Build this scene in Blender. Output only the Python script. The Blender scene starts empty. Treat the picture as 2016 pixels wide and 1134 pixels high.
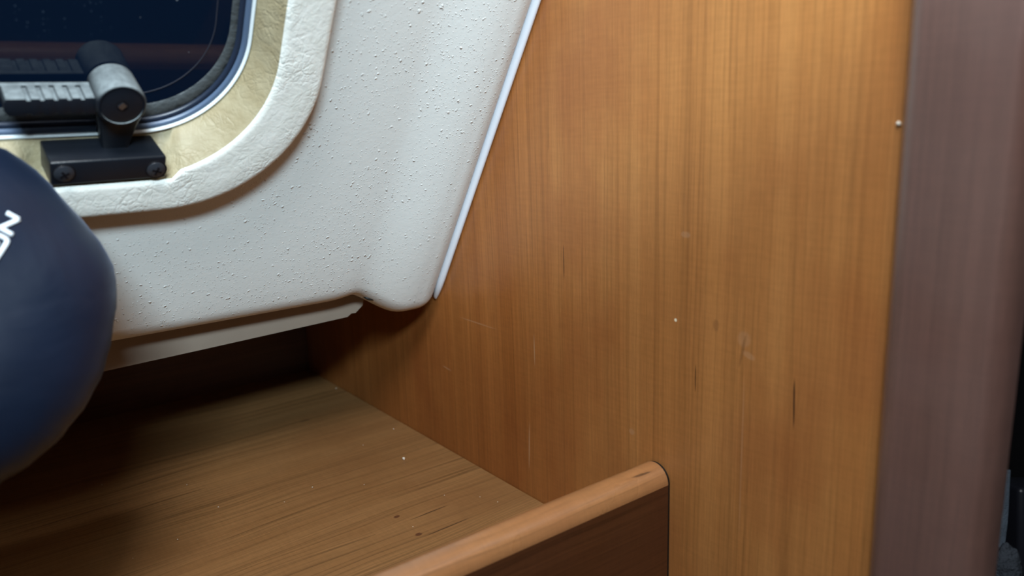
import bpy, bmesh, math, random
from mathutils import Vector, Matrix, Euler, noise
from mathutils.bvhtree import BVHTree

random.seed(7)
scene = bpy.context.scene
COL = scene.collection

# ------------------------------------------------------------------ camera
W, H, F = 2016.0, 1134.0, 1600.0
EUL = Euler((1.34665698, 0.0309304, -0.65402983), 'XYZ')
ROT = EUL.to_matrix()
def ray(u, v):
    return ROT @ Vector(((u - W/2)/F, -(v - H/2)/F, -1.0))
CAM = -ray(610, 728)                      # the back corner of the shelf is the origin, one metre away
cd = bpy.data.cameras.new('camera'); cam = bpy.data.objects.new('camera', cd); COL.objects.link(cam)
cam.location = CAM; cam.rotation_euler = EUL
cd.sensor_width = 36.0; cd.sensor_fit = 'HORIZONTAL'; cd.lens = F/W*36.0
cd.clip_start = 0.01; cd.clip_end = 50
cd.dof.use_dof = True; cd.dof.focus_distance = 0.60; cd.dof.aperture_fstop = 5.6
scene.camera = cam

# ------------------------------------------------------------------ light
wd = bpy.data.worlds.new('cabin_ambient'); scene.world = wd; wd.use_nodes = True
bg = wd.node_tree.nodes['Background']
bg.inputs['Color'].default_value = (0.50, 0.68, 1.0, 1); bg.inputs['Strength'].default_value = 0.028

def area(name, loc, target, size, power, color, size_y=None):
    ld = bpy.data.lights.new(name, 'AREA'); ld.energy = power; ld.color = color
    ld.shape = 'RECTANGLE'; ld.size = size; ld.size_y = size_y or size
    lo = bpy.data.objects.new(name, ld); COL.objects.link(lo); lo.location = loc
    lo.rotation_euler = (Vector(target) - Vector(loc)).to_track_quat('-Z', 'Y').to_euler()
    return lo
# daylight through the cabin window behind the viewer, over the added shade board
area('side_window_daylight', (-0.80, -2.05, 1.12), (-0.12, -0.42, 0.20), 0.50, 58, (0.70, 0.895, 1.0), 0.24)
# daylight through the roof hatch
area('roof_hatch_daylight', (-0.50, -1.10, 1.08), (-0.10, -0.52, 0.10), 0.30, 14.5, (0.95, 0.98, 1.0))

scene.view_settings.view_transform = 'Standard'; scene.view_settings.look = 'None'
scene.view_settings.gamma = 1.0; scene.view_settings.use_curve_mapping = False
scene.view_settings.exposure = -0.17

# ------------------------------------------------------------------ unprojection on real planes
def hit(u, v, p0, n):
    d = ray(u, v); n = Vector(n)
    return CAM + d*(((Vector(p0) - CAM).dot(n))/d.dot(n))
def on_x(u, v, x=0.0): return hit(u, v, (x, 0, 0), (1, 0, 0))
def on_y(u, v, y=0.0): return hit(u, v, (0, y, 0), (0, 1, 0))
def on_z(u, v, z=0.0): return hit(u, v, (0, 0, z), (0, 0, 1))
# the leaning outer wall: s runs along x, t runs up the lean, h comes out of it
PA = Vector((0, -0.307, 0.1446)); PB = Vector((0, -0.4594, 0.3807))
TD = (PB - PA).normalized(); ND = Vector((0, -TD.z, TD.y)); 
if ND.dot(CAM - PA) < 0: ND = -ND
def wp(s, t, h=0.0): return Vector((s, 0, 0)) + PA + TD*t + ND*h
def st(u, v, h=0.0):
    p = hit(u, v, PA + ND*h, ND); return p.x, (p - PA).dot(TD)

# ------------------------------------------------------------------ helpers
def thing(name, label, cat, loc, group=None):
    o = bpy.data.objects.new(name, None); COL.objects.link(o); o.location = loc
    o.empty_display_size = 0.02
    tag(o, label, cat, group); return o
def tag(o, label=None, cat=None, group=None, kind=None):
    if label: o['label'] = label
    if cat: o['category'] = cat
    if group: o['group'] = group
    if kind: o['kind'] = kind
    return o
def origin_of(o):
    p = Vector(o.location)
    while o.parent:
        o = o.parent; p = p + Vector(o.location)
    return p
def obj(name, bm, mat, parent=None, smooth=True, angle=None, at=None):
    """link bm (world coordinates) as one mesh object, its origin at its own centre or base"""
    bmesh.ops.recalc_face_normals(bm, faces=bm.faces[:])
    base = Vector(at) if at is not None else (origin_of(parent) if parent else Vector((0, 0, 0)))
    for v in bm.verts: v.co -= base
    me = bpy.data.meshes.new(name); bm.to_mesh(me); bm.free()
    if smooth:
        for p in me.polygons: p.use_smooth = True
        if angle:
            me.set_sharp_from_angle(angle=math.radians(angle))
    me.materials.append(mat)
    o = bpy.data.objects.new(name, me); COL.objects.link(o)
    o.location = base - (origin_of(parent) if parent else Vector((0, 0, 0)))
    if parent: o.parent = parent
    return o
def box(bm, lo, hi, bevel=0.0, seg=3):
    r = bmesh.ops.create_cube(bm, size=1.0)
    vs = r['verts']
    for v in vs:
        v.co = Vector([lo[i] + (v.co[i] + .5)*(hi[i] - lo[i]) for i in range(3)])
    if bevel:
        es = list({e for v in vs for e in v.link_edges})
        bmesh.ops.bevel(bm, geom=es, offset=bevel, segments=seg, profile=.5, affect='EDGES')
def box_frame(bm, lo, hi, frame, bevel=0.0, seg=3):
    """box in (s,t,h) coordinates of the leaning wall"""
    b2 = bmesh.new(); box(b2, lo, hi, bevel, seg)
    for v in b2.verts: v.co = wp(*v.co)
    merge(bm, b2)
def merge(bm, b2):
    m = {}
    for v in b2.verts: m[v] = bm.verts.new(v.co)
    for f_ in b2.faces:
        try: bm.faces.new([m[v] for v in f_.verts])
        except ValueError: pass
    b2.free()
def loft(bm, rings, closed=True, cap0=False, cap1=False):
    R_ = [[bm.verts.new(p) for p in r] for r in rings]
    n_ = len(R_[0])
    for a, b in zip(R_[:-1], R_[1:]):
        for i in range(n_ if closed else n_ - 1):
            j = (i + 1) % n_
            bm.faces.new((a[i], a[j], b[j], b[i]))
    if cap0: bm.faces.new(list(reversed(R_[0])))
    if cap1: bm.faces.new(R_[-1])
    return R_
def prism(bm, pts, ext):
    """polygon pts (3D) extruded by vector ext"""
    a = [bm.verts.new(p) for p in pts]; b = [bm.verts.new(Vector(p) + ext) for p in pts]
    n_ = len(a)
    bm.faces.new(a); bm.faces.new(list(reversed(b)))
    for i in range(n_): bm.faces.new((a[i], b[i], b[(i+1) % n_], a[(i+1) % n_]))
def tube(bm, pts, rads, n_=10):
    rings = []
    for i, p in enumerate(pts):
        d = (Vector(pts[min(i+1, len(pts)-1)]) - Vector(pts[max(i-1, 0)])).normalized()
        a = d.orthogonal().normalized() if i == 0 else (rings_a - d*rings_a.dot(d)).normalized()
        rings_a = a; b = d.cross(a)
        rings.append([Vector(p) + (a*math.cos(k*2*math.pi/n_) + b*math.sin(k*2*math.pi/n_))*rads[i] for k in range(n_)])
    loft(bm, rings, True, True, True)
def sstep(a, b, x):
    t = max(0.0, min(1.0, (x - a)/(b - a))); return t*t*(3 - 2*t)

# ------------------------------------------------------------------ materials
class NT:
    def __init__(s, name):
        s.m = bpy.data.materials.new(name); s.m.use_nodes = True
        s.t = s.m.node_tree; s.t.nodes.clear()
        s.out = s.t.nodes.new('ShaderNodeOutputMaterial')
        s.b = s.t.nodes.new('ShaderNodeBsdfPrincipled')
        s.t.links.new(s.b.outputs[0], s.out.inputs[0])
    def n(s, ty, **kw):
        nd = s.t.nodes.new('ShaderNode' + ty)
        for k, v in kw.items(): setattr(nd, k, v)
        return nd
    def l(s, a, b): s.t.links.new(a, b)
    def put(s, sock, v):
        if isinstance(v, (int, float)): sock.default_value = v
        elif isinstance(v, (tuple, list)): sock.default_value = tuple(v) + ((1,) if len(v) == 3 and sock.type == 'RGBA' else ())
        else: s.l(v, sock)
    def math(s, op, a, b=None, c=None, clamp=False):
        nd = s.n('Math', operation=op, use_clamp=clamp)
        s.put(nd.inputs[0], a)
        if b is not None: s.put(nd.inputs[1], b)
        if c is not None: s.put(nd.inputs[2], c)
        return nd.outputs[0]
    def vec(s, x, y, z):
        nd = s.n('CombineXYZ'); s.put(nd.inputs[0], x); s.put(nd.inputs[1], y); s.put(nd.inputs[2], z); return nd.outputs[0]
    def noise(s, v, scale=1, detail=2, rough=.5, dist=0):
        nd = s.n('TexNoise'); s.l(v, nd.inputs['Vector']); nd.inputs['Scale'].default_value = scale
        nd.inputs['Detail'].default_value = detail; nd.inputs['Roughness'].default_value = rough
        nd.inputs['Distortion'].default_value = dist
        return nd.outputs[0]
    def ramp(s, f, a, b, lo=0.0, hi=1.0):
        nd = s.n('MapRange', interpolation_type='SMOOTHSTEP'); s.put(nd.inputs[0], f)
        for i, v in enumerate((a, b, lo, hi)): nd.inputs[i+1].default_value = v
        return nd.outputs[0]
    def mix(s, f, a, b, mode='MIX'):
        nd = s.n('Mix', data_type='RGBA', blend_type=mode); s.put(nd.inputs[0], f)
        s.put(nd.inputs[6], a); s.put(nd.inputs[7], b); return nd.outputs[2]
    def bump(s, h, strength, dist, normal=None):
        nd = s.n('Bump'); nd.inputs['Strength'].default_value = strength; nd.inputs['Distance'].default_value = dist
        s.l(h, nd.inputs['Height'])
        if normal is not None: s.l(normal, nd.inputs['Normal'])
        return nd.outputs[0]
    def pos(s):
        return s.n('NewGeometry').outputs['Position']
    def set(s, **kw):
        for k, v in kw.items():
            s.put(s.b.inputs[k.replace('_', ' ')], v)

def plain(name, col, rough=.5, spec=.5, metal=0, bumps=None, vary=0):
    t = NT(name)
    if vary:
        f = t.noise(t.pos(), 60, 4)
        c = t.mix(f, [x*(1 - vary) for x in col], [min(1, x*(1 + vary)) for x in col]); t.set(Base_Color=c)
    else: t.set(Base_Color=col)
    t.set(Roughness=rough, Specular_IOR_Level=spec, Metallic=metal)
    if bumps:
        t.set(Normal=t.bump(t.noise(t.pos(), bumps[0], 3), bumps[1], bumps[2]))
    return t.m

def wood(name, across, along, light, dark, red, line=.45, rough=.38, spec=.45, marks=(), seed=0.0, warp=.022, coat=0.0, leaf=None):
    """varnished cherry veneer; across/along are 'xyz' indices of world position; marks = (a, l, ra, rl, rot, colour, strength)"""
    t = NT(name)
    sp = t.n('SeparateXYZ'); t.l(t.pos(), sp.inputs[0])
    a, l = sp.outputs[across], sp.outputs[along]
    a = t.math('ADD', a, seed)
    w = t.noise(t.vec(t.math('MULTIPLY', a, 7.0), t.math('MULTIPLY', l, 2.2), seed), 1, 2)
    w2 = t.noise(t.vec(t.math('MULTIPLY', a, 30.0), t.math('MULTIPLY', l, 9.0), seed + 3), 1, 1)
    aw = t.math('ADD', a, t.math('ADD', t.math('MULTIPLY', t.math('SUBTRACT', w, .5), warp), t.math('MULTIPLY', t.math('SUBTRACT', w2, .5), warp*.16)))
    band = t.noise(t.vec(t.math('MULTIPLY', aw, 48.0), t.math('MULTIPLY', l, .3), seed + 1.3), 1, 3, .6)
    ln = t.noise(t.vec(t.math('MULTIPLY', aw, 62.0), t.math('MULTIPLY', l, .3), seed + 7.1), 1, 2, .55)
    saw = t.math('FRACT', t.math('MULTIPLY', ln, 9.0))              # growth rings: slow rise, sharp dark edge
    ring = t.math('POWER', saw, 5.0)
    ring2 = t.math('POWER', t.math('FRACT', t.math('MULTIPLY', band, 7.0)), 9.0)
    fib = t.noise(t.vec(t.math('MULTIPLY', a, 1500.0), t.math('MULTIPLY', l, 75.0), seed), 1, 2)
    pore = t.noise(t.vec(t.math('MULTIPLY', a, 420.0), t.math('MULTIPLY', l, 3.0), seed + 2), 1, 2)
    blot = t.noise(t.vec(t.math('MULTIPLY', a, 11.0), t.math('MULTIPLY', l, 7.0), seed + 5), 1, 3, .55)
    fleck = t.noise(t.vec(t.math('MULTIPLY', a, 60.0), t.math('MULTIPLY', l, 420.0), seed + 9), 1, 1)
    c = t.mix(t.ramp(band, .15, .85), dark, light)
    c = t.mix(t.math('MULTIPLY', t.ramp(blot, .45, .72), .75), c, red)
    k = t.math('SUBTRACT', 1.0, t.math('MULTIPLY', t.math('MULTIPLY', t.math('MAXIMUM', ring, t.math('MULTIPLY', ring2, .6)), line), t.ramp(blot, .35, .65, 1.0, .45)))
    k = t.math('MULTIPLY', k, t.ramp(fib, .2, .8, .92, 1.08))
    k = t.math('MULTIPLY', k, t.ramp(pore, .25, .75, .93, 1.06))
    k = t.math('MULTIPLY', k, t.ramp(fleck, .25, .75, .965, 1.035))
    c = t.mix(1.0, c, t.vec(k, k, k), 'MULTIPLY')
    if leaf:                                         # a second, darker and redder veneer leaf beyond a join
        edge = t.math('ADD', t.math('SUBTRACT', a, seed), t.math('MULTIPLY', t.math('SUBTRACT', w2, .5), .02))
        c = t.mix(t.ramp(edge, leaf[0], leaf[1], 0, 1), c, t.mix(1.0, c, leaf[2], 'MULTIPLY'))
    for (ma, ml, ra, rl, rot, col, stg) in marks:
        da = t.math('SUBTRACT', t.math('SUBTRACT', a, seed), ma); dl = t.math('SUBTRACT', l, ml)
        cr, sr = math.cos(rot), math.sin(rot)
        p = t.math('DIVIDE', t.math('ADD', t.math('MULTIPLY', da, cr), t.math('MULTIPLY', dl, sr)), ra)
        q = t.math('DIVIDE', t.math('SUBTRACT', t.math('MULTIPLY', dl, cr), t.math('MULTIPLY', da, sr)), rl)
        d = t.math('ADD', t.math('MULTIPLY', p, p), t.math('MULTIPLY', q, q))
        d = t.math('ADD', d, t.math('MULTIPLY', t.math('SUBTRACT', fib, .5), .8))
        c = t.mix(t.math('MULTIPLY', t.ramp(d, .35, 1.1, 1, 0), stg), c, col)
    rr = t.ramp(t.noise(t.pos(), 25, 3), .3, .7, rough - .04, rough + .06)
    t.set(Base_Color=c, Roughness=rr, Specular_IOR_Level=spec, Coat_Weight=coat, Coat_Roughness=.3)
    t.set(Normal=t.bump(t.math('ADD', fib, t.math('MULTIPLY', saw, .6)), .12, .0003))
    return t.m

def yz(u, v): p = on_x(u, v); return p.y, p.z
CRK = (.035, .015, .008)
def mk_x(u, v, ra, rl, rot, col, s): y, z = yz(u, v); return (y, z, ra, rl, rot, col, s)
def mk_z(u, v, ra, rl, rot, col, s): p = on_z(u, v); return (p.y, p.x, ra, rl, rot, col, s)
PALE = (.55, .36, .22)
part_marks = [mk_x(1563, 795, .0007, .016, -.03, CRK, .9), mk_x(1369, 745, .0006, .010, 0, CRK, .7), mk_x(1110, 515, .0006, .014, 0, CRK, .7),
    mk_x(1330, 630, .0012, .0012, 0, (.9, .8, .6), 1), mk_x(1465, 668, .0050, .0055, .3, PALE, .18), mk_x(1474, 700, .005, .0022, .3, PALE, .22),
    mk_x(1462, 690, .0012, .012, .2, (.2, .085, .03), .5), mk_x(1244, 850, .003, .0025, 0, PALE, .25), mk_x(1042, 880, .0008, .022, .05, PALE, .5),
    mk_x(1052, 690, .0007, .014, 0, PALE, .4), mk_x(1460, 900, .0006, .06, 0, PALE, .18), mk_x(880, 725, .008, .0007, .1, PALE, .35),
    mk_x(1410, 640, .0025, .004, 0, (.24, .10, .035), .5), mk_x(1350, 462, .004, .0022, 0, PALE, .22), mk_x(940, 636, .03, .0006, 0, PALE, .25)]
shelf_marks = [mk_z(781, 1017, .0022, .0030, 0, (.10, .035, .015), .9), mk_z(845, 1009, .0008, .020, -.03, CRK, .75),
    mk_z(824, 1052, .0024, .0032, 0, (.10, .035, .015), .9), mk_z(880, 1038, .0008, .022, -.03, CRK, .7),
    mk_z(150, 1015, .0012, .05, -.03, (.07, .03, .012), .6), mk_z(508, 745, .003, .010, 0, (.05, .025, .015), .6),
    mk_z(600, 828, .003, .006, 0, (.08, .04, .02), .5)]

M_part = wood('cherry_veneer_partition', 1, 2, (.47, .205, .062), (.37, .145, .040), (.33, .118, .034), marks=part_marks, line=.27, warp=.016, leaf=(-.53, -.40, (.80, .68, .58)))
M_shelf = wood('cherry_veneer_shelf', 1, 0, (.32, .165, .063), (.265, .130, .047), (.23, .108, .039), marks=shelf_marks, seed=4.0, line=.5, rough=.5, spec=.3, warp=.05)
M_lip_shade = wood('cherry_veneer_lip_shaded', 2, 0, (.12, .045, .017), (.09, .032, .012), (.085, .028, .011), seed=9.0, line=.4, rough=.45, spec=.3)  # shade on the lip front is put into this darker cherry
M_nose = wood('cherry_bullnose', 2, 0, (.44, .215, .088), (.35, .155, .058), (.32, .130, .050), seed=12.0, line=.35, rough=.3, spec=.6, coat=.6, marks=[(.0768, -.020, .0004, .009, .03, CRK, .7)])
M_post = wood('stained_cherry_post', 1, 2, (.165, .088, .070), (.14, .072, .057), (.145, .070, .057), seed=21.0, line=.16, rough=.45, spec=1.0, coat=.8)
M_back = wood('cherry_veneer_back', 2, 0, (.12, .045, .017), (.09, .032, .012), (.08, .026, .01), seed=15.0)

def panel_mat():
    t = NT('sprayed_wall_coating')
    p = t.pos()
    fine = t.noise(p, 520, 3, .6)
    mid = t.noise(p, 160, 2)
    wv = t.n('VectorMath', operation='ADD'); t.l(p, wv.inputs[0])
    sc = t.n('VectorMath', operation='SCALE'); nn = t.n('TexNoise'); nn.inputs['Scale'].default_value = 300; t.l(p, nn.inputs['Vector'])
    t.l(nn.outputs['Color'], sc.inputs[0]); sc.inputs['Scale'].default_value = .003; t.l(sc.outputs[0], wv.inputs[1])
    hs = None
    for scale, keep, rad in ((200, .66, .26), (360, .52, .30), (620, .48, .34)):
        vo = t.n('TexVoronoi'); vo.inputs['Scale'].default_value = scale; t.l(wv.outputs[0], vo.inputs['Vector'])
        s2 = t.n('SeparateColor'); t.l(vo.outputs['Color'], s2.inputs[0])
        dot = t.math('MULTIPLY', t.ramp(vo.outputs['Distance'], rad*.25, rad, 1, 0), t.ramp(s2.outputs[0], keep, keep + .1))
        dot = t.math('MULTIPLY', dot, 170.0/scale)
        hs = dot if hs is None else t.math('MAXIMUM', hs, dot)
    dens = t.ramp(t.noise(p, 14, 2), .35, .6, .35, 1)
    h = t.math('ADD', t.math('MULTIPLY', hs, dens), t.math('ADD', t.math('MULTIPLY', fine, .10), t.math('MULTIPLY', mid, .12)))
    t.set(Base_Color=(.725, .735, .715), Roughness=.42, Specular_IOR_Level=.4, Normal=t.bump(h, .6, .0014))
    return t.m
M_panel = panel_mat()

def leather_mat(name, ca, cb):
    t = NT(name)
    p = t.pos()
    nn = t.n('TexNoise'); nn.inputs['Scale'].default_value = 60; nn.inputs['Detail'].default_value = 3; t.l(p, nn.inputs['Vector'])
    sc = t.n('VectorMath', operation='SCALE'); t.l(nn.outputs['Color'], sc.inputs[0]); sc.inputs['Scale'].default_value = .012
    wv = t.n('VectorMath', operation='ADD'); t.l(p, wv.inputs[0]); t.l(sc.outputs[0], wv.inputs[1])
    hh = None
    for scale, wgt in ((120, .8), (260, .6)):
        vo = t.n('TexVoronoi', feature='DISTANCE_TO_EDGE'); vo.inputs['Scale'].default_value = scale; t.l(wv.outputs[0], vo.inputs['Vector'])
        e = t.math('MULTIPLY', t.ramp(vo.outputs[0], 0, .15), wgt)
        hh = e if hh is None else t.math('ADD', hh, e)
    w = t.n('TexNoise'); w.inputs['Scale'].default_value = 140; w.inputs['Detail'].default_value = 4; w.inputs['Distortion'].default_value = 1.5; t.l(p, w.inputs['Vector'])
    hh = t.math('ADD', t.math('MULTIPLY', hh, t.ramp(t.noise(p, 35, 2), .35, .7, .1, .8)), t.math('MULTIPLY', w.outputs[0], 1.1))
    c = t.mix(t.ramp(t.noise(p, 90, 3), .3, .7), ca, cb)
    t.set(Base_Color=c, Roughness=.5, Specular_IOR_Level=.35, Normal=t.bump(hh, .40, .0008))
    return t.m
M_leather = leather_mat('cream_leatherette', (.80, .80, .74), (.86, .86, .81)); M_bevel = leather_mat('beige_leatherette', (.33, .27, .16), (.39, .33, .21))  # bevel is a darker beige than the surround

def pane_mat():
    t = NT('dark_tinted_acrylic')
    p = t.pos()
    vo = t.n('TexVoronoi'); vo.inputs['Scale'].default_value = 420; t.l(p, vo.inputs['Vector'])
    s2 = t.n('SeparateColor'); t.l(vo.outputs['Color'], s2.inputs[0])
    sp = t.n('SeparateXYZ'); t.l(p, sp.inputs[0])
    d = t.math('MULTIPLY', t.ramp(vo.outputs['Distance'], .12, .3, 1, 0), t.ramp(s2.outputs[0], .45, .9))
    d = t.math('MULTIPLY', d, t.ramp(t.math('ADD', sp.outputs[0], t.math('MULTIPLY', t.noise(p, 20, 2), .03)), -.285, -.24, 1, 0))
    d = t.math('MULTIPLY', d, t.ramp(sp.outputs[2], .345, .37))
    vo2 = t.n('TexVoronoi'); vo2.inputs['Scale'].default_value = 110; t.l(p, vo2.inputs['Vector'])
    s3 = t.n('SeparateColor'); t.l(vo2.outputs['Color'], s3.inputs[0])
    d2 = t.math('MULTIPLY', t.ramp(vo2.outputs['Distance'], .03, .08, 1, 0), t.ramp(s3.outputs[0], .7, .9))
    c = t.mix(t.math('MULTIPLY', d, .5), (.0025, .0075, .020), (.05, .075, .11))
    c = t.mix(t.math('MULTIPLY', d2, .6), c, (.3, .33, .36))
    t.set(Base_Color=c, Roughness=.03, Specular_IOR_Level=.55)
    return t.m
M_pane = pane_mat()
M_gasket = plain('blue_grey_gasket', (.085, .125, .20), .35, .4)
M_gasket_dk = plain('dark_gasket', (.016, .024, .045), .35, .4)
M_bead = plain('white_bead', (.78, .84, .86), .3, .5)
M_piping = plain('white_vinyl_piping', (.80, .83, .90), .32, .5)
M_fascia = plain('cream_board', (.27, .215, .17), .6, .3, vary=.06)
M_black = plain('black_plastic', (.0060, .0080, .0125), .36, .4, bumps=(900, .25, .0003), vary=.2)
M_hole = plain('plug_and_gap_shade', (.01, .009, .008), .5, .3)
M_screw = plain('black_screw', (.022, .025, .032), .3, .6)
M_slot = plain('screw_slot', (.004, .004, .006), .5, .3)
M_line = plain('pane_moulding', (.02, .022, .034), .6, .3)
M_mirror_ring = plain('grey_reflection_ring', (.060, .068, .072), .45, .45, bumps=(260, .5, .002), vary=.3)
M_steel = plain('bare_steel', (.45, .5, .58), .3, .5, metal=1)
M_dark = plain('darkness_black', (.003, .003, .0035), .8, .1)  # darkness of the space beyond the post is put into this near black
M_strap = plain('grey_blue_webbing', (.075, .10, .13), .7, .3, bumps=(700, .8, .002), vary=.5)
M_case = plain('black_case', (.01, .011, .016), .35, .5)
M_knit = plain('grey_knit', (.05, .06, .075), .9, .2, bumps=(260, 1, .005), vary=.5)
M_shade_board = plain('charcoal_shade_board', (.02, .021, .024), .85, .2, bumps=(300, .4, .002))
M_crumb = plain('pale_crumb', (.85, .8, .7), .6, .3)
M_letter = plain('white_print', (.80, .88, .95), .5, .3)
def dusty_mat():
    t = NT('dusty_black_plastic')
    g = t.n('NewGeometry'); d = t.n('VectorMath', operation='DOT_PRODUCT')
    t.l(g.outputs['Normal'], d.inputs[0]); d.inputs[1].default_value = tuple(TD)
    n1 = t.noise(t.pos(), 220, 4, .6)
    f = t.math('MULTIPLY', t.ramp(d.outputs['Value'], .15, .75), t.ramp(n1, .25, .7, .55, 1))
    c = t.mix(f, (.007, .009, .014), (.21, .24, .25))
    t.set(Base_Color=c, Roughness=t.ramp(f, 0, 1, .42, .7), Specular_IOR_Level=.32, Normal=t.bump(t.noise(t.pos(), 700, 3), .25, .0004))
    return t.m
M_dusty = dusty_mat()
def bag_mat():
    t = NT('navy_nylon')
    p = t.pos()
    fine = t.noise(p, 1500, 2)
    w = t.noise(p, 18, 3, .5, .8)
    t.set(Base_Color=t.mix(t.noise(p, 30, 2), (.0026, .0072, .020), (.0042, .0112, .031)), Roughness=.45, Specular_IOR_Level=.4,
          Sheen_Weight=.10, Sheen_Roughness=.4, Sheen_Tint=(.5, .65, 1.0),
          Normal=t.bump(fine, .15, .0004, t.bump(w, .22, .008)))
    return t.m
M_bag = bag_mat()

# ------------------------------------------------------------------ structure: partition, post, back board
bm = bmesh.new(); box(bm, (0, -.768, -.45), (.018, .03, 1.15))
o = obj('wall_right', bm, M_part, smooth=False); tag(o, 'upright cherry wood partition panel with straight vertical grain, right of the shelf', 'wall', kind='structure')

def round_profile(x0, x1, y0, y1, r_back, r_front, k=10):
    """closed profile in the xy plane, rounded on the two corners that stand proud at x0"""
    pts = [(x1, y1), (x1, y0)]
    for i in range(k + 1):
        a = math.pi/2*i/k; pts.append((x0 + r_front[0]*(1 - math.sin(a)), y0 + r_front[1]*(1 - math.cos(a))))
    for i in range(k + 1):
        a = math.pi/2*i/k; pts.append((x0 + r_back*(1 - math.cos(a)), y1 - r_back*(1 - math.sin(a))))
    return pts
bm = bmesh.new()
prism(bm, [Vector((x, y, -.45)) for x, y in round_profile(-.011, .0075, -.7762, -.7215, .011, (.018, .0085))], Vector((0, 0, 1.6)))
o = obj('trim_1', bm, M_post, angle=40); tag(o, 'dark stained rounded wooden post capping the front edge of the partition', 'trim', kind='structure')

bm = bmesh.new(); box(bm, (-1.6, -1.06, -.45), (.25, -1.0, .512), .012)  # added unseen board, keeps the window light off the lower areas
o = obj('shade_board', bm, M_shade_board, angle=40); tag(o, 'low charcoal board added unseen behind the viewer to shade the shelf', 'wall', kind='structure')
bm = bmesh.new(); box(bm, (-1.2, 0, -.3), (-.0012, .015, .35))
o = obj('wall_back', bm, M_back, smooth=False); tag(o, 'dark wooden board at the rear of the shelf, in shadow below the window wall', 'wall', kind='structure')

# ------------------------------------------------------------------ structure: leaning moulded wall with the window opening
WIN_L, WIN_T = -.78, .50
def rrect(right, bottom, left, top, r, per_side=60, per_corner=24):
    """rounded rectangle, counter-clockwise from the right end of the bottom side; list of (s,t)"""
    pts = []
    def side(a, b):
        for i in range(per_side):
            f_ = i/per_side; pts.append((a[0] + (b[0]-a[0])*f_, a[1] + (b[1]-a[1])*f_))
    def corner(cx, cy, a0):
        for i in range(per_corner):
            a = a0 + math.pi/2*i/per_corner; pts.append((cx + r*math.cos(a), cy + r*math.sin(a)))
    side((left + r, bottom), (right - r, bottom)); corner(right - r, bottom + r, -math.pi/2)
    side((right, bottom + r), (right, top - r)); corner(right - r, top - r, 0)
    side((right - r, top), (left + r, top)); corner(left + r, top - r, math.pi/2)
    side((left, top - r), (left, bottom + r)); corner(left + r, bottom + r, math.pi)
    return pts
OUT = dict(right=-.156, bottom=.1400, left=WIN_L - .045, top=WIN_T + .045, r=.090)
CRE = dict(right=-.1855, bottom=.1662, left=WIN_L - .015, top=WIN_T + .015, r=.075)
INN = dict(right=-.1958, bottom=.1850, left=WIN_L, top=WIN_T, r=.061)
def inset(d, k):
    return dict(right=d['right'] - k, bottom=d['bottom'] + k, left=d['left'] + k, top=d['top'] - k, r=max(.005, d['r'] - k))

ROLL = .026
def ridge(s):
    """how far the wall stands proud near the partition"""
    up = sstep(-.085, -.030, s)*.0085
    if s > -.024:
        q = (s + .024)/.0175; up -= .0125*(1 - math.sqrt(max(0, 1 - min(1, q)**2)))
    return up
def t_low(s): return .0045 - .0205*sstep(-.086, -.036, s)
bm = bmesh.new()
S = [-1.7 + i*.02 for i in range(74)] + [-.22 + i*.004 for i in range(46)] + [-.0365 + i*.001 for i in range(31)]
S = sorted(set(round(x, 5) for x in S if x <= -.0065))
prof = [('back', .315), ('back', .15), ('back', .045), ('back', .02)] + [('roll', math.pi/2*i/12) for i in range(13)] + [('up', .012*i) for i in range(1, 60)] + [('up', .72 + .1*i) for i in range(6)]
rows = []
for s in S:
    row = []; tl = t_low(s); rg = ridge(s)
    dip = .0035*math.exp(-((s + .082)/.012)**2)
    for kind, q in prof:
        if kind == 'back': t_, h_ = tl + .0, rg - ROLL - q
        elif kind == 'roll': t_, h_ = tl + ROLL*(1 - math.cos(q)), rg - ROLL + ROLL*math.sin(q)
        else: t_, h_ = tl + ROLL + q, rg
        k = math.exp(-max(0, t_ - tl - .008)/.012); h_ -= dip*k
        row.append(bm.verts.new(wp(s, t_, h_)))
    rows.append(row)
def inside(s, t_, d):
    if not (d['left'] < s < d['right'] and d['bottom'] < t_ < d['top']): return False
    cx = min(max(s, d['left'] + d['r']), d['right'] - d['r']); cy = min(max(t_, d['bottom'] + d['r']), d['top'] - d['r'])
    return (s - cx)**2 + (t_ - cy)**2 < d['r']**2
hole = inset(OUT, .013)
for i in range(len(S) - 1):
    for j in range(len(prof) - 1):
        vs = (rows[i][j], rows[i+1][j], rows[i+1][j+1], rows[i][j+1])
        c = sum((v.co for v in vs), Vector())/4 - PA
        if all(inside(v.co.x, (v.co - PA).dot(TD), hole) for v in vs): continue
        bm.faces.new(vs)
wall = obj('wall_outer', bm, M_panel); tag(wall, 'pale grey moulded wall leaning inwards, with speckled sprayed texture, around the window', 'wall', kind='structure')
# dark fixing plug in the fold under the moulding
bm = bmesh.new(); bmesh.ops.create_uvsphere(bm, u_segments=16, v_segments=8, radius=1)
pc = wp(*st(727, 584, -.006), -.006)
for v in bm.verts: v.co = pc + Vector((v.co.x*.0058, 0, -v.co.x*.0012)) + TD*v.co.y*.0022 + ND*v.co.z*.0045
obj('fixing_plug', bm, M_hole, wall)

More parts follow.
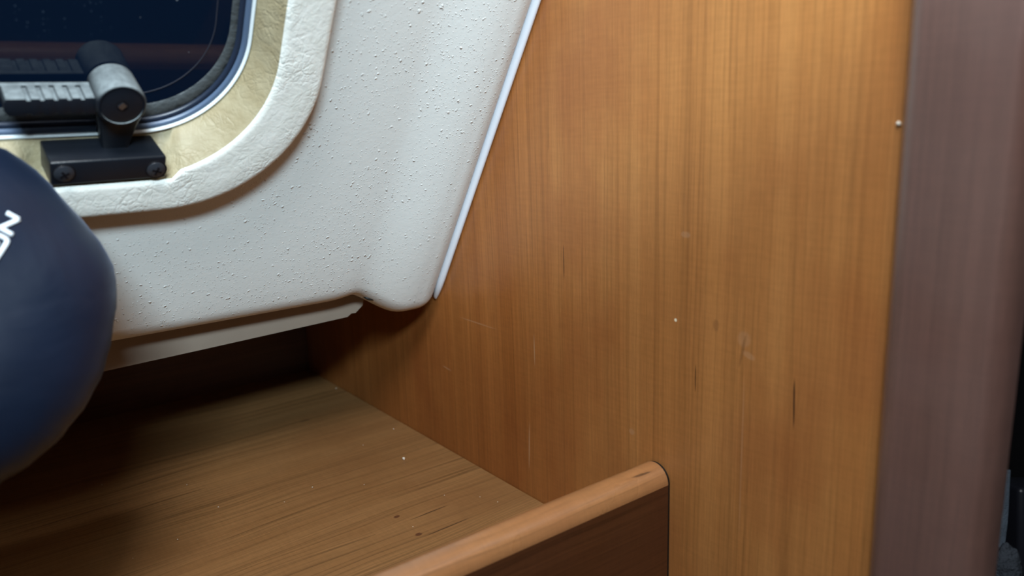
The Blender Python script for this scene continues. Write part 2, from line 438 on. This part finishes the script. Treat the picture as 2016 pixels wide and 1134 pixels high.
# white piping between the wall and the partition
bm = bmesh.new(); rings = []
for i in range(41):
    t_ = -.0015 + .72*(i/40)**1.6
    k = min(1.0, .15 + (t_ + .0015)/.03)
    k = 1 - (1 - k)**2
    w_ = .0068*k
    c = wp(-.0002 - w_/2, t_ - .001, -.0035*(1 - k) + .0002)
    rings.append([c + Vector((math.cos(a)*w_/2, 0, 0)) + ND*math.sin(a)*.0042*(.4 + .6*k) for a in [math.pi*2*q/12 for q in range(12)]])
loft(bm, rings, True, True, True)
o = obj('trim_2', bm, M_piping); tag(o, 'thin white piping sealing the moulded wall against the wooden partition', 'trim', kind='structure')

# cream board hanging below the moulding
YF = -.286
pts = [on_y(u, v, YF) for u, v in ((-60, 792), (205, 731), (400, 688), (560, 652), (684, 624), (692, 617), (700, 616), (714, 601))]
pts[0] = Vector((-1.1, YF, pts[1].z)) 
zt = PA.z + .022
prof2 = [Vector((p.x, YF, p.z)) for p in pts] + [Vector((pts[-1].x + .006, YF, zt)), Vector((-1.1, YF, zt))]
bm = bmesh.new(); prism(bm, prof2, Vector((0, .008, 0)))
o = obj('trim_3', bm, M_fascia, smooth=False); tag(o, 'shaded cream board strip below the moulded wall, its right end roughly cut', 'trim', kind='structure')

# ------------------------------------------------------------------ window
win = thing('window_1', 'dark tinted window with rounded corner and wide cream leatherette surround', 'window', wp((WIN_L + INN['right'])/2, .15, 0)); win['kind'] = 'structure'
def ring_pts(d, h, **kw): return [(s, t_, h) for s, t_ in rrect(**d, **kw)]
PK0, PK1 = -.3125, -.2415
def pocket(p, tt, hh):
    s, t_, h = p
    if t_ > .2 or s > PK1 + .004: return p
    k = sstep(PK0 - .004, PK0, s)*(1 - sstep(PK1, PK1 + .004, s))
    return (s, t_ + (tt - t_)*k, h + (hh - h)*k)
def lerp(a, b, f_): return {k: a[k] + (b[k] - a[k])*f_ for k in a}
sec = [(OUT, -.004, None), (OUT, .0105, None), (inset(OUT, .0006), .0128, None), (inset(OUT, .002), .0138, None), (inset(OUT, .004), .0143, None),
       (lerp(OUT, CRE, .5), .0144, (.150, .0144)), (lerp(OUT, CRE, .78), .0145, (.156, .0145)), (lerp(OUT, CRE, .88), .0146, (.1600, .0146)), (lerp(OUT, CRE, .96), .0143, (.1625, .0143)), (CRE, .0132, (.1636, .0130)),
       (lerp(CRE, INN, .12), .0112, (.1642, .004)), (lerp(CRE, INN, .55), .0040, (.1655, -.0045)), (INN, -.004, None), (inset(INN, .0005), -.009, None)]
bm = bmesh.new(); rings = []
for d, h, pk in sec:
    r_ = ring_pts(d, h, per_side=90)
    if pk: r_ = [pocket(p, *pk) for p in r_]
    rings.append([wp(*p) for p in r_])
CUT = 9
loft(bm, rings[:CUT + 1])
fr = obj('surround', bm, M_leather, win); fr['label'] = 'cream leatherette window surround'
bm = bmesh.new(); loft(bm, rings[CUT:])
fr = obj('bevel', bm, M_bevel, win); fr['label'] = 'beige leatherette inner bevel'
def ring_obj(name, mat, secs, parent):
    bm = bmesh.new(); loft(bm, [[wp(*p) for p in ring_pts(d, h)] for d, h in secs]); return obj(name, bm, mat, parent)
I0 = INN
o = ring_obj('bead', M_bead, [(inset(I0, -.0004), -.0050), (inset(I0, .0002), -.0030), (inset(I0, .0009), -.0026), (inset(I0, .0016), -.0032), (inset(I0, .0018), -.0055)], win); o['label'] = 'thin white bead'
o = ring_obj('gasket', M_gasket, [(inset(I0, .0016), -.0060), (inset(I0, .0019), -.0046), (inset(I0, .0030), -.0042), (inset(I0, .0044), -.0050), (inset(I0, .0048), -.0070)], win); o['label'] = 'blue-grey rubber gasket'
o = ring_obj('gasket_lip', M_gasket_dk, [(inset(I0, .0044), -.0070), (inset(I0, .0050), -.0062), (inset(I0, .0068), -.0066), (inset(I0, .0076), -.0078), (inset(I0, .0077), -.0110)], win); o['label'] = 'dark inner gasket lip'
bm = bmesh.new()
PH = -.0090
THIN = dict(right=-.2147, bottom=.2070, left=WIN_L + .02, top=WIN_T - .02, r=.046)
R_ = loft(bm, [[wp(*p) for p in ring_pts(d, h)] for d, h in ((inset(I0, .004), PH - .006), (inset(I0, .004), PH), (inset(THIN, .01), PH))], True, True, True)
pane = obj('pane', bm, M_pane, win, angle=20); pane['label'] = 'dark tinted acrylic pane'
o = ring_obj('pane_edge_line', M_line, [(THIN, PH - .0001), (inset(THIN, .0002), PH + .0002), (inset(THIN, .0007), PH + .0002), (inset(THIN, .0009), PH - .0001)], win); o['label'] = 'thin moulded line on the pane'
GO = dict(right=-.2016, bottom=.1880, left=WIN_L + .006, top=WIN_T - .006, r=.058); GI = dict(right=-.2072, bottom=.2010, left=WIN_L + .012, top=WIN_T - .012, r=.050)  # grey ring draws the bevel's reflection onto the pane
o = ring_obj('mirrored_bevel_ring', M_mirror_ring, [(GO, PH - .0002), (inset(GO, .0004), PH + .0010), (lerp(GO, GI, .9), PH + .0008), (GI, PH - .0002)], win); o['label'] = 'dark grey textured ring drawing the bevel mirrored in the pane'

# ------------------------------------------------------------------ window latch
lt = thing('window_latch', 'black plastic window latch with ribbed lever and screwed base, on the cream window surround', 'latch', wp(-.275, .166, 0))
def fobj(name, bm, mat, parent, angle=35):
    for v in bm.verts: v.co = wp(*v.co)
    return obj(name, bm, mat, parent, angle=angle)
bm = bmesh.new(); box(bm, (-.3050, .1662, -.0050), (-.2452, .1812, .0150), .0013, 3)
for v in bm.verts:                                  # the base narrows slightly towards the pane
    k = (0.015 - v.co.z)/.0200
    if v.co.y > .174: v.co.y += .0020*k
    v.co.x += (-.001 if v.co.x < -.275 else -.0035)*k
base = fobj('base', bm, M_black, lt)
def disc(bm, c, r, h0, h1, n_=28, dome=0.0, bev=.0):
    rings = []
    def rg(rr, h): rings.append([Vector((c[0] + rr*math.cos(a), c[1] + rr*math.sin(a), h)) for a in [2*math.pi*i/n_ for i in range(n_)]])
    rg(r, h0); rg(r, h1 - bev)
    if bev: rg(r - bev*.3, h1 - bev*.3); rg(r - bev, h1)
    if dome:
        for k in (.8, .55, .25): rg((r - bev)*k, h1 + dome*(1 - k*k))
    loft(bm, rings, True, True, True)
for cx, cy, rot in ((-.2983, .1738, .5), (-.2508, .1722, -.35)):
    b0 = bmesh.new(); disc(b0, (cx, cy), .0060, .0140, .01525, 32, 0, .0002)
    ring_ = fobj('screw_recess', b0, M_slot, base)
    b0 = bmesh.new(); disc(b0, (cx - .0001, cy + .0002), .0052, .0140, .0158, 28, .0009, .0008)
    sc_ = fobj('screw', b0, M_screw, base)
    b0 = bmesh.new()
    for q in (0, math.pi/2):
        a = Vector((math.cos(rot + q), math.sin(rot + q), 0)); b = Vector((-a.y, a.x, 0)); c = Vector((cx, cy, .0155))
        prism(b0, [c + a*.0026 + b*.0006, c - a*.0026 + b*.0006, c - a*.0026 - b*.0006, c + a*.0026 - b*.0006], Vector((0, 0, .00125)))
    fobj('cross_slot', b0, M_slot, base)
HC = (-.2695, .2152)
bm = bmesh.new()                                     # stem between base and hub
rings = []
for t_, s0, s1, h0, h1 in ((.1795, -.2768, -.2632, -.004, .0052), (.186, -.2774, -.2622, -.0045, .006), (.196, -.2785, -.2600, -.005, .0075), (.204, -.2805, -.2575, -.006, .009), (.212, -.2810, -.2570, -.007, .010)):
    b_ = .0012
    rings.append([Vector(p) for p in ((s0 + b_, t_, h0), (s1 - b_, t_, h0), (s1, t_, h0 + b_), (s1, t_, h1 - b_), (s1 - b_, t_, h1), (s0 + b_, t_, h1), (s0, t_, h1 - b_), (s0, t_, h0 + b_))])
loft(bm, rings, True, True, True); fobj('stem', bm, M_black, lt, 50)
bm = bmesh.new()                                     # hub barrel
rings = []
for r_, h in ((.0100, -.0084), (.0118, -.0080), (.0124, -.007), (.0127, .0105), (.0128, .0130), (.0122, .0146), (.0115, .0152), (.0110, .0152), (.0108, .0142), (.0020, .0142)):
    rings.append([Vector((HC[0] + r_*math.cos(a), HC[1] + r_*math.sin(a), h)) for a in [2*math.pi*i/48 for i in range(48)]])
loft(bm, rings, True, True, True); hub = fobj('hub', bm, M_dusty, lt, 45)
bm = bmesh.new(); disc(bm, HC, .0108, .0136, .0147, 48, 0, .0004); cap = fobj('hub_cap', bm, M_black, hub)
bm = bmesh.new(); disc(bm, (HC[0] + .0002, HC[1] - .0001), .0034, .0144, .01485, 20); fobj('socket', bm, M_slot, hub)
bm = bmesh.new()
for a0, l_ in ((.75, .0022),):
    a = Vector((math.cos(a0), math.sin(a0), 0)); b = Vector((-a.y, a.x, 0)); c = Vector((HC[0] + .0001, HC[1] - .0003, .0146))
    prism(bm, [c + a*.0017 + b*.0014, c - a*.0017 + b*.0014, c - a*.0017 - b*.0014, c + a*.0017 - b*.0014], Vector((0, 0, .0008)))
fobj('square_pin', bm, M_steel, hub)
# lever with ribbed grip: comb profile extruded through the depth
bm = bmesh.new()
L0, L1, T0, T1 = -.3232, -.2790, .2082, .2180
def comb(a, b, y, dy, n_=5):
    pts = []; per = .0062; g = .0017
    x = a
    for i in range(n_):
        x0 = -.2862 - per*(n_ - 1 - i) - .0012
        pts += [(x0 - g/2 - .0004, y), (x0 - g/2, y - dy), (x0 + g/2, y - dy), (x0 + g/2 + .0004, y)]
    return pts
top = [(L0 + .0012, T1)] + comb(L0, L1, T1, .0010) + [(L1, T1)]
bot = [(L1, T0)] + list(reversed(comb(L0, L1, T0, -.0010))) + [(L0 + .0018, T0), (L0, T0 + .003), (L0, T1 - .0025)]
poly = [Vector((x, y, -.0020)) for x, y in top + bot]
prism(bm, poly, Vector((0, 0, .0130)))
bmesh.ops.recalc_face_normals(bm, faces=bm.faces[:])
ed = [e for e in bm.edges if len(e.link_faces) == 2 and abs((e.verts[0].co - e.verts[1].co).z) < 1e-6]
bmesh.ops.bevel(bm, geom=ed, offset=.00035, segments=2, profile=.5, affect='EDGES')
box(bm, (L0 + .0004, T0, -.0048), (L1, T1 + .0002, -.0016), .0005, 2)
lever = fobj('lever', bm, M_dusty, lt, 30); lever['label'] = 'ribbed lever grey with dust on top'

# ------------------------------------------------------------------ shelf with retaining lip
shelf = thing('shelf', 'brown wooden shelf board with raised rounded front lip, below the window', 'shelf', (-.5, -.28, -.02))
bm = bmesh.new(); box(bm, (-1.1, -.562, -.018), (-.0008, -.0004, 0))
obj('board', bm, M_shelf, shelf, smooth=False)
LY0, LY1, LZC = -.583, -.559, .066
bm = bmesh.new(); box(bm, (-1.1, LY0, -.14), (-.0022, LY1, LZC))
obj('lip_panel', bm, M_lip_shade, shelf, smooth=False)['label'] = 'front face of the lip, its shade put into the wood colour'
bm = bmesh.new(); r_ = (LY1 - LY0)/2; yc = (LY0 + LY1)/2
pr = [Vector((-1.1, yc + r_*math.cos(a), LZC + .0001 + r_*math.sin(a))) for a in [math.pi*i/24 for i in range(25)]]
prism(bm, pr, Vector((1.1 - .0022, 0, 0)))
obj('bullnose', bm, M_nose, shelf, angle=60)['label'] = 'rounded lighter wooden top edge of the lip'

bm = bmesh.new()  # thin black plate in place of the shadow in the end gap
pr = [Vector((-.0024, yc + (r_ - .0003)*math.cos(a), LZC + (r_ - .0003)*math.sin(a))) for a in [math.pi*i/24 for i in range(25)]]
prism(bm, pr + [Vector((-.0024, LY0 + .0003, -.14)), Vector((-.0024, LY1 - .0003, -.14))], Vector((.0021, 0, 0)))
obj('end_gap_shade', bm, M_hole, shelf, angle=60)['label'] = 'black plate standing for the shade in the gap at the end of the lip'

# ------------------------------------------------------------------ navy bag
outline = [(-640, 1040), (-600, 720), (-520, 460), (-360, 310), (-160, 262), (0, 296), (62, 338), (130, 410), (186, 474), (219, 532), (223, 578), (217, 655), (204, 722), (172, 786), (128, 842), (62, 905), (0, 945), (-90, 1040), (-140, 1160), (-150, 1350), (-200, 1500), (-400, 1530), (-600, 1480), (-650, 1300)]
BC = CAM + ray(-200, 760)*.385
bn = (CAM - BC).normalized()
bu = Vector((0, 0, 1)).cross(bn).normalized(); bv = bn.cross(bu)
ol = []
for u, v in outline:
    p = hit(u, v, BC, bn) - BC; ol.append((math.atan2(p.dot(bv), p.dot(bu)), math.hypot(p.dot(bv), p.dot(bu))))
ol.sort()
def rad(a):
    a = (a + math.pi) % (2*math.pi) - math.pi
    n_ = len(ol)
    for i in range(n_):
        a0, r0 = ol[i]; a1, r1 = ol[(i+1) % n_]
        if i == n_ - 1: a1 += 2*math.pi
        aa = a if a >= ol[0][0] else a + 2*math.pi
        if a0 <= aa <= a1:
            f_ = (aa - a0)/(a1 - a0); f_ = f_*f_*(3-2*f_)*.5 + f_*.5
            return r0 + (r1 - r0)*f_
    return ol[0][1]
bm = bmesh.new(); rings = []
NB = 96
DEP = .06
def bagpt(a, ph):
    """superellipse section: ph from -90 (back) to 90 (front)"""
    c_, s_ = math.cos(ph), math.sin(ph)
    k = abs(c_)**.42; d = math.copysign(abs(s_)**.75, s_)
    rr = rad(a)*k
    p = BC + bu*rr*math.cos(a) + bv*rr*math.sin(a) + bn*d*(DEP if d < 0 else .045)
    q = noise.noise(p*14.0)*.007*k + noise.noise(p*30.0)*.0016
    return p + bn*q*(1.0 if d >= -.2 else 0)
for j in range(49):
    ph = -math.pi/2 + math.pi*(j + .35)/49.7
    rings.append([bagpt(2*math.pi*i/NB, ph) for i in range(NB)])
loft(bm, rings, True, True, True)
zmin = min(v.co.z for v in bm.verts)
for v in bm.verts:                                   # it sags flat where it rests on the shelf
    if v.co.z < .0015: v.co.z = .0015
    lim = (v.co - PA).dot(ND)
    if lim < .024: v.co += ND*(.024 - lim)
bmesh.ops.recalc_face_normals(bm, faces=bm.faces[:])
bvh = BVHTree.FromBMesh(bm)
bag = thing('bag', 'navy nylon bag with white lettering leaning against the window wall', 'bag', (BC.x, BC.y, 0.0015))
obj('body', bm, M_bag, bag)
def stroke(bm, pts, wid):
    """flat printed stroke lying on the bag surface; points are picked on the cloth"""
    P3 = []
    for u, v in pts:
        l_, n_, i_, d_ = bvh.ray_cast(CAM, ray(u, v).normalized())
        if l_ is None: continue
        P3.append((l_, n_ if n_.dot(CAM - l_) > 0 else -n_))
    rings = []
    for i, (p, n_) in enumerate(P3):
        t_ = (P3[min(i+1, len(P3)-1)][0] - P3[max(i-1, 0)][0]).normalized(); b = n_.cross(t_).normalized()
        rings.append([p + b*wid + n_*.0001, p + b*wid*.8 + n_*.0011, p - b*wid*.8 + n_*.0011, p - b*wid + n_*.0001])
    if len(rings) > 1: loft(bm, rings, True, True, True)
def dense(pts, k=5):
    r = []
    for a, b in zip(pts[:-1], pts[1:]):
        for i in range(k): r.append((a[0] + (b[0]-a[0])*i/k, a[1] + (b[1]-a[1])*i/k))
    return r + [pts[-1]]
def zc(x, y): return (x*120/850, 380 + y*160/1134)
LW = .00115
bm = bmesh.new()
stroke(bm, dense([zc(85, 280), zc(262, 372)]), LW); stroke(bm, dense([zc(262, 372), zc(-5, 490)]), LW); stroke(bm, dense([zc(-5, 490), zc(172, 588)]), LW)
obj('printed_letter', bm, M_letter, bag)['label'] = 'white printed letter N'
bm = bmesh.new()
stroke(bm, dense([zc(-70, 575), zc(20, 610), zc(85, 645), zc(98, 672), zc(80, 715), zc(-20, 868), zc(-70, 940)], 4), LW)
stroke(bm, dense([zc(-70, 575), zc(-120, 660), zc(-40, 700), zc(-85, 790), zc(-165, 745)], 4), LW)
obj('printed_letter', bm, M_letter, bag)['label'] = 'white printed letter cut by the picture edge'

# ------------------------------------------------------------------ the unlit space beyond the post
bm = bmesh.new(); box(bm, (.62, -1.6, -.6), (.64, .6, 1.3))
o = obj('wall_far', bm, M_dark, smooth=False); tag(o, 'wall of the space beyond the wooden post, its darkness put into a black colour', 'wall', kind='structure')
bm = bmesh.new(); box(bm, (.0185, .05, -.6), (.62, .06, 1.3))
o = obj('wall_beyond', bm, M_dark, smooth=False); tag(o, 'rear wall of the space beyond the post, its darkness put into a black colour', 'wall', kind='structure')

def far(u, v, d=1.02): return CAM + ray(u, v)*d
bm = bmesh.new()
rings = []
cx_ = ray(1, 567) ; rt = (ROT @ Vector((1, 0, 0))); up = (ROT @ Vector((0, 1, 0))); fw = (ROT @ Vector((0, 0, -1)))
for u, v, w_ in ((1984, 925, .0022), (1981, 960, .0026), (1978, 1000, .0032), (1975, 1030, .0036), (1971, 1055, .0040), (1969, 1075, .004), (1968, 1150, .004)):
    c = far(u, v, .79)
    rings.append([c - rt*w_ - fw*.001, c + rt*w_ - fw*.001, c + rt*w_ + fw*.001, c - rt*w_ + fw*.001])
loft(bm, rings, True, True, True)
o = obj('strap', bm, M_strap, angle=40); tag(o, 'narrow grey-blue webbing strap hanging beyond the dark post', 'strap')
bm = bmesh.new(); c = far(2060, 1052, .86)
b2 = bmesh.new(); box(b2, (-.0385, -.046, -.015), (.0385, .0525, .038), .005, 4)
for v in b2.verts: v.co = c + rt*v.co.x + up*v.co.y + fw*v.co.z
merge(bm, b2)
o = obj('case', bm, M_case, angle=40); tag(o, 'black case with a faintly lit upper edge, in the dark beyond the post', 'case')
bm = bmesh.new(); bmesh.ops.create_icosphere(bm, subdivisions=4, radius=1)
c = far(1982, 1125, .775)
for v in bm.verts:
    q = 1 + .25*noise.noise(v.co*2.2) + .08*noise.noise(v.co*7)
    v.co = c + (rt*v.co.x*.013 + up*v.co.y*.026 + fw*v.co.z*.012)*q
o = obj('knitted_cloth', bm, M_knit); tag(o, 'bunched grey knitted cloth at the foot of the strap', 'cloth')

# ------------------------------------------------------------------ crumbs and specks
def crumb_mesh(bm, c, r, seed):
    b2 = bmesh.new(); bmesh.ops.create_icosphere(b2, subdivisions=1, radius=1)
    for v in b2.verts:
        v.co *= r*(1 + .45*noise.noise(v.co*1.7 + Vector((seed, 0, 0))))
        v.co += c
    merge(bm, b2)
bm = bmesh.new(); p = on_z(795, 905); crumb_mesh(bm, p + Vector((0, 0, .0011)), .0014, 3)
o = obj('crumb', bm, M_crumb, at=p); tag(o, 'single bright white crumb lying on the shelf board near the partition', 'crumb')
bm = bmesh.new()
for i, (u, v) in enumerate(((715, 878), (717, 956), (775, 846), (800, 835), (615, 961), (368, 956), (201, 956), (350, 1064), (262, 1101), (813, 1039), (875, 977), (945, 980), (980, 990), (662, 766), (1022, 960), (560, 990), (430, 1000))):
    p = on_z(u, v); crumb_mesh(bm, p + Vector((0, 0, .0009)), random.uniform(.0003, .0006), i)
o = obj('dust', bm, M_crumb); tag(o, 'tiny pale dust grains scattered on the shelf board', 'dust', kind='stuff')
bm = bmesh.new(); p = on_x(1771, 243); crumb_mesh(bm, p + Vector((-.0006, 0, 0)), .0013, 5)
o = obj('paint_speck', bm, M_crumb, at=p); tag(o, 'small white paint speck on the partition beside the dark post', 'speck')
